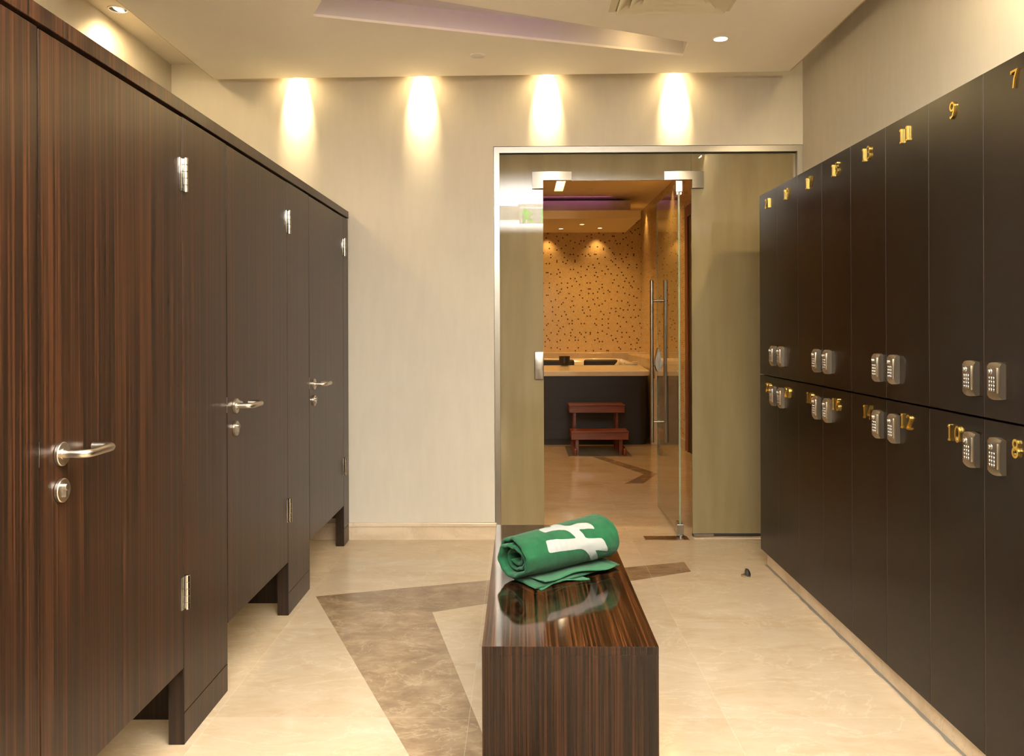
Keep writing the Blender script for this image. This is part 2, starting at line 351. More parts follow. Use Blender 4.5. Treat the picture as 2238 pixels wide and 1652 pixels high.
# rear of the room behind the camera: bulkhead and corridor
struct('wall_bulkhead', lambda b: (box(b, LW-.12, RW+.12, -.25, -.04, 2.53, 2.95), box(b, LW-.12, -1.2, -.25, -.04, 0, 2.53), box(b, 1.3, RW+.12, -.25, -.04, 0, 2.53)), PLASTER)
struct('wall_rear', lambda b: box(b, -2.6, 2.2, -4.1, -4.0, 0, 2.6), PLASTER)
struct('wall_corridor_left', lambda b: box(b, -2.6, -2.5, -4.0, -.25, 0, 2.6), PLASTER)
struct('wall_corridor_right', lambda b: box(b, 2.1, 2.2, -4.0, -.25, 0, 2.6), PLASTER)
struct('ceiling_corridor', lambda b: box(b, -2.6, 2.2, -4.1, -.25, 2.53, 2.65), CEIL).name = 'ceiling_2'
# dropped ceiling with the slanted light recess
OUT = [(-1.777, 4.775), (-1.777, -.04), (1.536, -.04), (1.536, 4.705)]
HOLE = [(-.961, 3.819), (-.787, 3.455), (.863, 4.209), (.877, 4.421)]
def panel(b):
    o0 = [b.verts.new((x, y, 2.70)) for x, y in OUT]; h0 = [b.verts.new((x, y, 2.70)) for x, y in HOLE]
    for i in range(4): b.faces.new((o0[i], o0[(i+1) % 4], h0[(i+1) % 4], h0[i]))
    o1 = [b.verts.new((x, y, 2.712)) for x, y in OUT]; h1 = [b.verts.new((x, y, 2.712)) for x, y in HOLE]
    for i in range(4):
        b.faces.new((o1[i], o1[(i+1) % 4], h1[(i+1) % 4], h1[i])); b.faces.new((o0[i], o0[(i+1) % 4], o1[(i+1) % 4], o1[i])); b.faces.new((h0[i], h0[(i+1) % 4], h1[(i+1) % 4], h1[i]))
struct('ceiling_panel', panel, CEIL).name = 'ceiling_3'
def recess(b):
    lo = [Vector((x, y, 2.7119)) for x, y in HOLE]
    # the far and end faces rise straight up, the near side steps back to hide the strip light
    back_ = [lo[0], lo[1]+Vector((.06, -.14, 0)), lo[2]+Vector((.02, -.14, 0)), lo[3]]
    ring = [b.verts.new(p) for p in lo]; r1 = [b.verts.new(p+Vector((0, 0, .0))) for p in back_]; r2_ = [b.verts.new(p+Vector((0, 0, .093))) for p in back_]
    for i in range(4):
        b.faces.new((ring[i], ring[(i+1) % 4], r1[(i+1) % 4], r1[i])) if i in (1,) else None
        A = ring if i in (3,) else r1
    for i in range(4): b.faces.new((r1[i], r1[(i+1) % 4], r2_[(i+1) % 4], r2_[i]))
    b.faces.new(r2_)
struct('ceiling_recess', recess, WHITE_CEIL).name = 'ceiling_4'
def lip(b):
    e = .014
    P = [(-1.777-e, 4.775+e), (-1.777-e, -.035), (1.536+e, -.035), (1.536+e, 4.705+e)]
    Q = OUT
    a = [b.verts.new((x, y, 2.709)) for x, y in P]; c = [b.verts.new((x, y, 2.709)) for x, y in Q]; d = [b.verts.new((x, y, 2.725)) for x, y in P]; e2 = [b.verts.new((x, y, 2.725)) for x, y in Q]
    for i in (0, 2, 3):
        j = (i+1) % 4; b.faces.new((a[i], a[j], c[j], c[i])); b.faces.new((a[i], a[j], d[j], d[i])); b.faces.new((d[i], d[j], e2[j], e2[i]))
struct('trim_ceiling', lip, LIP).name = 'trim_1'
# skirtings
def skirt(b):
    box(b, LW, -.143, D-.016, D, .0, .078, .001); box(b, LW, -.143, D-.022, D, .078, .101, .004)
struct('baseboard_back', skirt, MARBLE)
struct('baseboard_right', lambda b: box(b, 1.285, 1.655, .98, 4.318, 0, .079, .001), MARBLE)
def seal(b):
    n = 60; pts = [(1.2845-.004-.006*random.random()*(1 if i % 3 else 1.6), .98+i*(4.32-.98)/n) for i in range(n+1)]
    for i in range(n):
        (xa, ya), (xb, yb) = pts[i], pts[i+1]
        v = [b.verts.new(p) for p in ((xa, ya, .0006), (1.2852, ya, .0006), (1.2852, yb, .0006), (xb, yb, .0006), (1.2852, ya, .006), (1.2852, yb, .006))]
        b.faces.new((v[0], v[3], v[5], v[4]))
struct('trim_2', seal, GROUT)
# whirlpool room shell
struct('wall_far', lambda b: box(b, -2.2, RW+.12, YB, YB+.12, 0, 3.0), MOS_X)
def spa_right(b):
    box(b, RW, RW+.12, 8.33, YB, 0, 3.0); box(b, RW, RW+.12, D+.20, 7.3, 0, 3.0); box(b, RW, RW+.12, 7.3, 8.33, 2.45, 3.0)
struct('wall_far_right', spa_right, MOS_Y)
struct('wall_far_left', lambda b: box(b, -2.2, -2.08, D+.20, YB, 0, 3.0), MOS_Y)
def spaceil(b): box(b, -2.2, RW+.12, D+.20, 8.95, 2.835, 2.95); box(b, -2.2, .40, 8.95, 9.62, 2.835, 2.95); box(b, .50, RW+.12, 8.95, 9.62, 2.835, 2.95); box(b, -2.2, RW+.12, 9.62, YB, 2.835, 2.95)
struct('ceiling_5', spaceil, SPACEIL)
struct('trim_3', lambda b: (box(b, .40, .50, 8.95, 9.62, 2.93, 2.95)), WHITE_CEIL)
for y in (9.05, 9.3, 9.55): lamp('slot_lamp', 'POINT', (.45, y, 2.915), .45, (1, .8, .5), size=.008)
def soffit(b): box(b, -2.08, 1.446, 9.87, YB, 2.546, 2.645, .002)
struct('ceiling_6', soffit, SPACEIL)
struct('ceiling_7', lambda b: box(b, -2.08, 1.355, 10.12, YB, 2.645, 2.80), WHITE_CEIL)
lamp('violet_cove_lamp', 'AREA', (-.2, 10.02, 2.819), 0.2, (.85, .2, 1.0), (PI/2+.5, 0, 0), 2.6, sy=.02)
struct('trim_4', lambda b: (box(b, RW-.012, RW, 8.33, 8.72, 0, .10, .002), box(b, RW-.012, RW, D+.2, 7.3, 0, .10, .002)), MARBLE2)
dr = part('door_2', lambda b: (box(b, RW+.01, RW+.05, 7.34, 8.29, 0, 2.40, .002)), DOORDARK); dr['kind'] = 'structure'
part('door_frame', lambda b: (box(b, RW-.004, RW+.06, 8.20, 8.33, 0, 2.45, .003), box(b, RW-.004, RW+.06, 7.30, 7.40, 0, 2.45, .003), box(b, RW-.004, RW+.06, 7.40, 8.20, 2.34, 2.45, .003)), DOORWOOD, dr)

# ------------------------------------------------------------------ glazed screen and door
G = 4.905
sc_ = thing('glass_screen', (.75, G, 0), 'film-backed glass screen in a steel frame around the doorway', 'glass partition')
part('fixed_pane', lambda b: box(b, -.125, .137, G-.006, G+.006, .004, 2.285), FILM, sc_, label='narrow glass pane left of the doorway, mirroring a white ceiling')
part('header_pane', lambda b: box(b, .1385, 1.016, G-.006, G+.006, 2.120, 2.285), FILM, sc_, label='glass header pane above the doorway')
part('fixed_pane', lambda b: box(b, 1.0175, 1.634, G-.006, G+.006, .020, 2.285), FILM, sc_, label='wide glass pane right of the doorway')
def frame(b):
    def ch(pts): prism(b, pts[0], pts[1], pts[2])
    # mitred channel: top, left, right
    y0, y1 = G-.045, G+.035
    def bar(q):
        v0 = [b.verts.new((x, y0, z)) for x, z in q]; v1 = [b.verts.new((x, y1, z)) for x, z in q]
        b.faces.new(v0); b.faces.new(v1[::-1])
        for i in range(4): b.faces.new((v0[i], v0[(i+1) % 4], v1[(i+1) % 4], v1[i]))
    bar([(-.153, 2.314), (RW-.001, 2.314), (1.632, 2.279), (-.121, 2.279)])
    bar([(-.153, 2.314), (-.121, 2.279), (-.121, .004), (-.153, .004)])
    bar([(RW-.001, 2.314), (1.632, 2.279), (1.632, .004), (RW-.001, .004)])
part('frame', frame, STEEL, sc_)
part('glazing_gasket', lambda b: box(b, 1.0175, 1.634, G-.012, G+.012, .008, .022), BLACKM, sc_, label='black rubber gasket under the wide pane')
part('glazing_gasket', lambda b: box(b, -.1205, 1.633, G-.014, G-.0065, 2.276, 2.281), BLACKM, sc_, label='black rubber gasket above the panes')
part('bottom_channel', lambda b: box(b, 1.02, 1.14, G-.016, G-.0125, .008, .020), STEEL, sc_)
def patch(b, x0, x1, zb, zt, l0, l1, zl, bow=.012, n=24):
    """slightly bowed L-shaped plate: bar zb..zt, leg l0..l1 down to zl"""
    t = bmesh.new(); xs = sorted(set([x0+(x1-x0)*i/n for i in range(n+1)]+[l0, l1]))
    fy = lambda x: G-.023-bow*math.sin(PI*(x-x0)/(x1-x0))
    def cell(xa, xb, z0, z1):
        v = [t.verts.new(p) for p in ((xa, fy(xa), z0), (xb, fy(xb), z0), (xb, fy(xb), z1), (xa, fy(xa), z1), (xa, G-.007, z0), (xb, G-.007, z0), (xb, G-.007, z1), (xa, G-.007, z1))]
        t.faces.new(v[:4]); t.faces.new(v[4:][::-1])
        if z0 != zb or not (xa >= l0-1e-6 and xb <= l1+1e-6): t.faces.new((v[0], v[4], v[5], v[1]))
        if z1 == zt: t.faces.new((v[3], v[2], v[6], v[7]))
        if abs(xa-x0) < 1e-6 or (z1 == zb and abs(xa-l0) < 1e-6): t.faces.new((v[0], v[3], v[7], v[4]))
        if abs(xb-x1) < 1e-6 or (z1 == zb and abs(xb-l1) < 1e-6): t.faces.new((v[1], v[5], v[6], v[2]))
    for xa, xb in zip(xs, xs[1:]):
        cell(xa, xb, zb, zt)
        if xa >= l0-1e-6 and xb <= l1+1e-6: cell(xa, xb, zl, zb)
    bmesh.ops.remove_doubles(t, verts=t.verts[:], dist=1e-5); merge(b, t)
part('patch_fitting', lambda b: patch(b, .073, .306, 2.119, 2.170, .073, .137, 2.071), STEEL, sc_, True, label='brushed steel corner fitting at the upper left of the doorway')
part('patch_fitting', lambda b: patch(b, .855, 1.087, 2.118, 2.168, 1.018, 1.087, 2.069), STEEL, sc_, True, label='brushed steel corner fitting at the upper right of the doorway')
part('strike_box', lambda b: (box(b, .083, .137, G-.026, G-.006, .94, 1.104, .004), box(b, .083, .137, G+.006, G+.026, .94, 1.104, .004)), STEEL, sc_, True, label='brushed steel lock keeper on the left pane')
struct('trim_5', lambda b: (box(b, 1.018, RW, 4.852, G+.03, 0, .0035)), MARBLE)

dg = thing('glass_door', (.945, 4.93, 0), 'clear glass door standing open at right angles, with long steel pull handles', 'door')
def leaf(b):
    box(b, .940, .950, 4.912, 5.690, .014, 2.094)
    for f in b.faces:
        c = f.calc_center_median()
        if abs(c.x-.945) < .004: f.material_index = 1
part('glass_pane', leaf, [GLASS, GEDGE], dg)
def bars(b):
    for x in (.895, .995): cyl(b, (x, 5.625, .46), (x, 5.625, 1.567), .0125, 24, .002)
    for z in (.602, 1.427):
        cyl(b, (.895, 5.625, z), (.939, 5.625, z), .008, 16); cyl(b, (.951, 5.625, z), (.995, 5.625, z), .008, 16)
        cyl(b, (.934, 5.625, z), (.9395, 5.625, z), .011, 16); cyl(b, (.9505, 5.625, z), (.956, 5.625, z), .011, 16)
part('pull_handle', bars, STEEL, dg, True, label='pair of tall round steel pull bars')
def lockcase(b):
    for sgn in (-1, 1):
        pts = []
        for i in range(13):
            s = i/12; pts.append((.004+.016*math.sin(PI*min(1, s*1.0))**.8*(1 if s > .1 else .8), .94+.164*s))
        prof = [(.0, .94)]+[(math.sin(PI*(i/12)**.75)*.020+.001, .94+.164*i/12) for i in range(13)]+[(.0, 1.104)]
        prism(b, prof, lambda a, c, t, sgn=sgn: (.945+sgn*(.0055+a), 5.625+t, c), .062)
part('lock_case', lockcase, STEEL, dg, True)
part('thumb_turn', lambda b: (cyl(b, (.912, 5.655, .988), (.937, 5.655, .988), .007), cyl(b, (.953, 5.655, .988), (.978, 5.655, .988), .007), box(b, .908, .914, 5.648, 5.662, .974, 1.002, .002), box(b, .976, .982, 5.648, 5.662, .974, 1.002, .002)), STEEL, dg, True)
def pivot(z0, z1, top):
    def fn(b):
        s = 1 if top else -1
        for x0, x1 in ((.930, .9395), (.9505, .960)):
            pts = [(4.905, z0), (5.03, z0), (4.965, z1), (4.905, z1)] if not top else [(4.905, z1), (5.03, z1), (4.965, z0), (4.905, z0)]
            prism(b, pts, lambda a, c, t, x0=x0: (x0+t, a, c), x1-x0)
    return fn
part('pivot_shoe', pivot(.010, .085, False), CHROME, dg)
part('pivot_shoe', pivot(2.035, 2.105, True), CHROME, dg)
part('pivot_post', lambda b: (cyl(b, (.945, 4.90, .0), (.945, 4.90, .012), .022), box(b, .925, .965, 4.897, 4.905, .012, .075, .002)), CHROME, dg)
part('pivot_post', lambda b: (cyl(b, (.945, 4.92, 2.10), (.945, 4.92, 2.119), .016), box(b, .925, .965, 4.897, 4.905, 2.05, 2.117, .002)), CHROME, dg)
fs = part('floor_closer_plate', lambda b: (box(b, .728, .985, 4.826, 4.915, .0003, .003, .0008)), BRONZE); tag(fs, 'dark metal door closer plate set in the marble under the glass door', 'floor plate')
for x, y in ((.80, 4.85), (.80, 4.89), (.845, 4.85), (.845, 4.89), (.82, 4.87)):
    part('screw', lambda b: lathe(b, (x, y, .003), (0, 0, 1), [(.005, 0), (.004, .001)], 12), STEEL, fs)

# ------------------------------------------------------------------ changing cubicles on the left
XL = -1.014
CG = 'changing cubicles along the left wall'
def lever_pts(y, z):
    x = XL; P = [(x+.008, y, z), (x+.040, y, z)]
    for i in range(1, 7): a = i/6*PI/2; P.append((x+.040+.020*math.sin(a), y+.020-.020*math.cos(a), z))
    P += [(x+.060, y+.05, z), (x+.060, y+.08, z), (x+.060, y+.100, z)]
    for i in range(1, 7): a = i/6*PI/2; P.append((x+.060-.020+.020*math.cos(a), y+.100+.020*math.sin(a), z))
    P += [(x+.022, y+.120, z), (x+.010, y+.120, z)]
    return P
CUB = [(.612, 1.350, 1.721, 'changing cubicle nearest the camera, mostly outside the frame at far left'),
       (1.724, 2.461, 2.830, 'dark striped veneer changing cubicle with the nearest and largest looking door handle'),
       (2.833, 3.570, 3.937, 'dark striped veneer changing cubicle in the middle of the row'),
       (3.940, 4.700, 4.838, 'dark striped veneer changing cubicle at the far end beside the beige wall')]
CUB[0] = CUB[0][:3]+('dark striped veneer cubicle cut off by the left edge of the photo',)
for d0, d1, p1, lab in CUB:
    t = thing('changing_cubicle', (XL-.4, (d0+p1)/2, 0), lab, 'changing cubicle', CG)
    dp = part('door', lambda b: box(b, XL-.032, XL, d0+.0015, d1-.001, .232, 1.884, .0012), V_Z, t)
    hy = d0+.078
    part('handle_rose', lambda b: lathe(b, (XL, hy, .975), (1, 0, 0), [(.0255, 0), (.0265, .001), (.0265, .0075), (.025, .009), (.0135, .009), (.0135, .0115), (.010, .0115)], 40), SATIN, dp, True)
    part('lever_handle', lambda b: tube(b, lever_pts(hy, .975), .0095, 20), SATIN, dp, True)
    def lockr(b):
        lathe(b, (XL, hy, .895), (1, 0, 0), [(.0255, 0), (.0265, .001), (.0265, .0075), (.025, .009), (.001, .009)], 40)
    part('lock_rose', lockr, SATIN, dp, True)
    def cylr(b):
        cyl(b, (XL+.006, hy, .903), (XL+.017, hy, .903), .0085, 20, .001); box(b, XL+.006, XL+.016, hy-.005, hy+.005, .880, .900, .002)
    part('lock_cylinder', cylr, STEEL, dp, True)
    part('strike_plate', lambda b: box(b, XL-.004, XL+.0008, d0-.0025, d0-.0005, .958, 1.012), STEEL, dp)
    for z in (1.711, .458):
        def hinge(b):
            y = d1+.006
            for k in range(5):
                z0 = z-.051+.0204*k; cyl(b, (XL+.008, y, z0+.0004), (XL+.008, y, z0+.020), .0088, 24, .0007)
            cyl(b, (XL+.008, y, z-.0515), (XL+.008, y, z+.0515), .0070, 16)
            box(b, XL-.001, XL+.0035, d1-.022, d1+.001, z-.049, z+.049, .0008)
        part('hinge', hinge, CHROME, dp, True)
    part('pilaster', lambda b: box(b, XL-.047, XL, d1+.0015, p1, .0965, 1.886, .0012), V_Z, t)
    part('plinth', lambda b: box(b, XL-.047, XL, d1+.0015, p1, 0, .0945, .0012), V_Z, t)
    ys = min(d1+.16, 4.79)
    part('side_panel', lambda b: box(b, LW+.002, XL-.048, ys, ys+.03, .0 if ys < 4.5 else .14, 1.886), V_EDGE, t)
    part('jamb_edge', lambda b: (box(b, XL-.0468, XL-.002, d1+.0003, d1+.0014, .002, .228)), V_EDGE, t)
hr = part('headrail', lambda b: box(b, XL-.05, XL+.004, .55, 4.838, 1.894, 1.934, .0015), V_Z)
tag(hr, 'long dark veneer rail capping the whole row of cubicles', 'rail')

# ------------------------------------------------------------------ lockers on the right
XR = 1.261; PW = .2995; B0 = 4.352; ZS = .9975
def lockproto():
    def body(b):
        # bowed front, rounded top and bottom edges: cross-section in (x depth, z)
        W, Hh, d = .058, .092, .0165; ny, nz = 10, 12
        def P(i, j, front):
            s = i/ny; q = j/nz; y = -W/2+W*s
            zz = -Hh/2+Hh*q+(.0035*math.sin(PI*s)*(1 if q > .5 else -1))*abs(2*q-1)**3
            if not front: return (0, y, zz)
            e = 1-max(0, (abs(2*q-1)-.8)/.2)**2*.30
            return (-(d+.0035*math.sin(PI*s))*e, y, zz)
        F_ = [[b.verts.new(P(i, j, True)) for j in range(nz+1)] for i in range(ny+1)]; K = [[b.verts.new(P(i, j, False)) for j in range(nz+1)] for i in range(ny+1)]
        for i in range(ny):
            for j in range(nz): b.faces.new((F_[i][j], F_[i+1][j], F_[i+1][j+1], F_[i][j+1]))
            b.faces.new((F_[i][0], F_[i+1][0], K[i+1][0], K[i][0])); b.faces.new((F_[i][nz], F_[i+1][nz], K[i+1][nz], K[i][nz]))
        for j in range(nz): b.faces.new((F_[0][j], F_[0][j+1], K[0][j+1], K[0][j])); b.faces.new((F_[ny][j], F_[ny][j+1], K[ny][j+1], K[ny][j]))
    def plate(b):
        box(b, -.0218, -.016, -.0235, .0205, -.031, .036, .0015)
    def knob(b):
        lathe(b, (-.0205, .004, .025), (-1, 0, 0), [(.0085, 0), (.0085, .002), (.0075, .0035), (.004, .004), (.003, .006)], 20)
        box(b, -.0285, -.024, .0025, .0055, .0195, .0305, .001)
    def button(b):
        lathe(b, (0, 0, 0), (-1, 0, 0), [(.0047, 0), (.0047, .0012), (.0036, .0028), (.0010, .0034)], 12)
    return part('keypad_lock', body, LOCKB, None, True), part('lock_face_plate', plate, LOCKB, None, True), part('lock_knob', knob, STEEL, None, True), part('key_button', button, STEEL, None, True)
LP = lockproto()
def put(src, parent, world):
    c = src.copy(); COL.objects.link(c); c.parent = parent; c.location = Vector(world)-wloc(parent); return c
def put_lock(t, y, z):
    k = put(LP[0], t, (XR, y, z)); WL[k.name] = Vector((XR, y, z))
    put(LP[1], k, (XR, y, z)); put(LP[2], k, (XR, y, z))
    for r in range(4):
        for c in range(3): put(LP[3], k, (XR-.0205, y+.0165-c*.0105-.005, z+.008-r*.0102))
    return k
# numerals: strokes in a unit cell (width about .6, height 1); y runs left to right as seen from the room
def arc(cx, cy, rx, ry, a0, a1, n=14): return [(cx+rx*math.cos(math.radians(a0+(a1-a0)*i/n)), cy+ry*math.sin(math.radians(a0+(a1-a0)*i/n))) for i in range(n+1)]
GL = {'0': [arc(.3, .5, .24, .46, 90, 450, 24)],
 '1': [[(.3, .04), (.3, .96)], [(.14, .04), (.46, .04)], [(.3, .96), (.14, .84)]],
 '2': [arc(.3, .72, .23, .24, 165, -30, 14)+[(.36, .42), (.16, .16), (.08, .05)], [(.08, .05), (.54, .05), (.55, .16)]],
 '3': [arc(.29, .74, .21, .22, 150, -90, 12), arc(.29, .28, .25, .24, 90, -150, 14)],
 '4': [[(.44, .04), (.44, .96), (.06, .30), (.58, .30)], [(.34, .04), (.54, .04)]],
 '5': [[(.52, .95), (.14, .95), (.12, .54)]+arc(.30, .32, .24, .28, 120, -150, 14)],
 '6': [arc(.30, .28, .23, .24, 90, 450, 20), [(.07, .28), (.10, .60), (.24, .86), (.44, .96)]],
 '7': [[(.06, .82), (.06, .95), (.55, .95), (.34, .55), (.24, .04)]],
 '8': [arc(.30, .74, .19, .21, 90, 450, 18), arc(.30, .27, .24, .25, 90, 450, 20)],
 '9': [arc(.30, .72, .23, .24, 90, 450, 20), [(.53, .72), (.50, .40), (.36, .14), (.16, .05), (.08, .14)]]}
def stroke(b, pts, wd, dep, fx):
    """flat-section stroke: quads of width wd extruded by dep, mitred"""
    n = len(pts); P = [Vector((p[0], p[1], 0)) for p in pts]; L_, R_ = [], []
    closed = (P[0]-P[-1]).length < 1e-4
    for i in range(n):
        a = P[i-1] if i else (P[-2] if closed else P[0]); c = P[i+1] if i < n-1 else (P[1] if closed else P[-1])
        d1 = (P[i]-a); d2 = (c-P[i]); d1 = d1.normalized() if d1.length > 1e-6 else d2.normalized(); d2 = d2.normalized() if d2.length > 1e-6 else d1
        d = (d1+d2).normalized(); nr = Vector((-d.y, d.x, 0)); k = 1/max(.5, nr.dot(Vector((-d1.y, d1.x, 0))))
        L_.append(P[i]+nr*wd/2*k); R_.append(P[i]-nr*wd/2*k)
    rows = [[b.verts.new(fx(q[i].x, q[i].y, t)) for q, t in ((L_, 0), (L_, dep*.75), ((L_), dep), (R_, dep), (R_, dep*.75), (R_, 0))] for i in range(n)]
    for A, B in zip(rows, rows[1:]):
        for k in range(6): b.faces.new((A[k], A[(k+1) % 6], B[(k+1) % 6], B[k]))
    if not closed: b.faces.new(rows[0]); b.faces.new(rows[-1][::-1])
def numeral_fn(ch, y, z, h=.047, dep=.0055):
    def fn(b):
        for i, s in enumerate(GL[ch]):
            wd = .115 if not (ch == '1' and i == 0) else .16
            stroke(b, s, wd, dep+.0003*i, lambda a, c, t: (XR-.0005-t, y-(a-.3)*h, z+(c-.5)*h))
    return fn
def side_label(n, up):
    row = 'upper' if up else 'lower'
    if n in (1, 3, 5): return 'dark wood locker numbered %d in the upper row, out of frame at right' % n
    if n in (2, 4, 6): return 'dark wood locker numbered %d in the lower row, out of frame at right' % n
    extra = {7: ', cut by the photo edge', 8: ', cut by the photo edge', 21: ', last in the row beside the glass', 22: ', last in the row beside the glass'}.get(n, '')
    return 'dark wood %s locker with brass number %d%s' % (row, n, extra)
for k in range(11):
    yb, ya = B0-PW*k, B0-PW*(k+1)      # far and near edges
    lk = ya+.0495 if k % 2 == 0 else yb-.0735
    for up in (True, False):
        n = (21 if up else 22)-2*k
        z0, z1 = (ZS+.003, 1.9345) if up else (.080, ZS-.003)
        t = thing('locker', (1.45, (ya+yb)/2, z0), side_label(n, up), 'locker', 'numbered lockers along the right wall')
        part('carcass', lambda b: box(b, XR+.0215, 1.655, ya+.0004, yb-.0004, z0+.0005, z1-.0005), CARC, t)
        dp = part('door', lambda b: box(b, XR, XR+.019, ya+.0012, yb-.0012, z0, z1, .0008), WENGE, t)
        part('edge_band', lambda b: box(b, XR+.0002, XR+.019, yb-.00115, yb-.0006, z0+.001, z1-.001), WENGE_EDGE, t)
        put_lock(t, lk, 1.103 if up else .9045)
        zc = 1.875 if up else .937; s = str(n); yc = (ya+yb)/2
        for i, ch in enumerate(s): part('number_digit', numeral_fn(ch, yc-(i-(len(s)-1)/2)*.043, zc), BRASS, t)
for o in LP: bpy.data.objects.remove(o)

# ------------------------------------------------------------------ bench
bt = thing('bench', (.121, 2.70, 0), 'dark striped ebony veneer bench with glossy top in the middle of the floor', 'bench')
def btop(b):
    box(b, -.100, .343, 2.063, 3.334, .428, .450, .0012)
    for f in b.faces:
        if abs(f.normal.y) > .8: f.material_index = 1
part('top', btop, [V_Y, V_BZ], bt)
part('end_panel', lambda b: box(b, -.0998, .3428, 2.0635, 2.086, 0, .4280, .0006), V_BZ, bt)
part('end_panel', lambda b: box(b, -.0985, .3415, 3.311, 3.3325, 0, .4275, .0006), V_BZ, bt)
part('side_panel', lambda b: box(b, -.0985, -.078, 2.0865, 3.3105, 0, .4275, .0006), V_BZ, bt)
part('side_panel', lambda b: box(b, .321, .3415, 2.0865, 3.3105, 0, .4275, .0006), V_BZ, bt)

# ------------------------------------------------------------------ rolled towel
TH = .0125; TL = .362; TA = math.radians(36.5); TC = Vector((-.022, 2.592)); TT = Vector((math.cos(TA), math.sin(TA))); TN = Vector((math.sin(TA), -math.cos(TA)))
def tprof(n=420):
    pts = []
    for i in range(20):
        q = i/20; pts.append((.098-.098*q, .0075))
    for i in range(n+1):
        ph = 2*PI*3.15*i/n; k = ph/(2*PI)
        ra = max(.006, .079-.0158*1.12*k); rb = max(.006, .064-.0158*k)
        pts.append((-ra*math.sin(ph), .0715-rb*math.cos(ph)))
    return pts
def tpt(u, a, b):
    g = 1+.20*u/TL; a = a*(1.17 if a > 0 else 1.10)
    xy = TC+TT*u+TN*a*(1+.06*u/TL); return Vector((xy.x, xy.y, .4505+b*g))
EMB = [(.099, .303), (.112, .297), (.130, .299), (.150, .305), (.158, .296), (.166, .278), (.177, .276), (.187, .297), (.1948, .3179), (.2108, .3245), (.2326, .3212), (.2588, .3245), (.282, .3309), (.2893, .3404), (.2893, .3497), (.2864, .3586), (.2733, .3527), (.2501, .3497), (.2282, .3455), (.2297, .3527), (.2326, .3644), (.2341, .3755), (.2515, .3800), (.2762, .3835), (.2937, .3861), (.3009, .3937), (.3068, .4037), (.3155, .4184), (.314, .4215), (.2937, .417), (.2733, .413), (.2617, .412), (.2719, .4209), (.2849, .4362), (.303, .456), (.305, .474), (.300, .488), (.284, .486), (.276, .474), (.279, .458), (.2515, .4336), (.2384, .4209), (.2282, .411), (.2181, .4037), (.2021, .3987), (.1643, .3962), (.1265, .3922), (.1018, .3906), (.0843, .3900), (.0771, .3861), (.0771, .3782), (.08, .3644), (.0829, .3556), (.096, .3556), (.1192, .3586), (.1512, .3644), (.1774, .3672), (.1992, .37), (.1948, .3615), (.1919, .3497), (.1861, .3404), (.1788, .3341), (.1585, .3297), (.1338, .3275), (.1149, .3285), (.1032, .3275), (.0985, .316)]
from mathutils import noise as mn
PTS = [Vector(p) for p in tprof()]; NP = len(PTS); SS = [0.0]
for i in range(1, NP): SS.append(SS[-1]+(PTS[i]-PTS[i-1]).length)
NOR = []
for i in range(NP):
    d = (PTS[min(i+1, NP-1)]-PTS[max(i-1, 0)]).normalized(); NOR.append(Vector((d.y, -d.x)))
if (PTS[60]-Vector((0, .0715))).dot(NOR[60]) < 0: NOR = [-v for v in NOR]
def tsurf(u, s, p, nr, off, i):
    """point of the rolled cloth: u along the roll, s along the cloth, off from its mid surface"""
    tele = .012*math.sin(s*9)*(1-u/TL)+.004*mn.noise(Vector((s*22, u*3, 4)))   # layers slide a little against each other
    wob = .0045*mn.noise(Vector((s*14, u*9, 1.5)))+.0012*mn.noise(Vector((s*60, u*60, 8)))
    wob += -.006*max(0, 1-u/.06)*mn.noise(Vector((s*45, 0, 3)))
    q = p+nr*(off+(wob if i > 26 else 0))
    fa = q.x*(1-.28*max(0, min(1, u/TL))) if i < 20 else q.x
    return tpt(u+tele, fa, max(q.y, .0009))
def towel(b):
    n = NP; NU = 130; us = [-.007, -.0055, -.003, 0]+[TL*i/NU for i in range(1, NU)]+[TL, TL+.003, TL+.0055, TL+.007]
    th = [.15, .6, .88, 1]+[1]*(NU-1)+[1, .88, .6, .15]
    def grid(sg):
        rows = []
        for ui, u in enumerate(us):
            row = []
            for i in range(n):
                tap = 1.0 if 14 < i < n-8 else max(.25, min(1, (i+2)/16.0, (n-i)/10.0))
                row.append(b.verts.new(tsurf(u, SS[i], PTS[i], NOR[i], sg*TH/2*th[ui]*tap, i)))
            rows.append(row)
        return rows
    O, I = grid(1), grid(-1); nu = len(us)
    for a in range(nu-1):
        for i in range(n-1):
            b.faces.new((O[a][i], O[a+1][i], O[a+1][i+1], O[a][i+1])); b.faces.new((I[a][i], I[a][i+1], I[a+1][i+1], I[a+1][i]))
        b.faces.new((O[a][0], I[a][0], I[a+1][0], O[a+1][0])); b.faces.new((O[a][n-1], O[a+1][n-1], I[a+1][n-1], I[a][n-1]))
    for i in range(n-1): b.faces.new((O[0][i], O[0][i+1], I[0][i+1], I[0][i])); b.faces.new((O[nu-1][i], I[nu-1][i], I[nu-1][i+1], O[nu-1][i+1]))
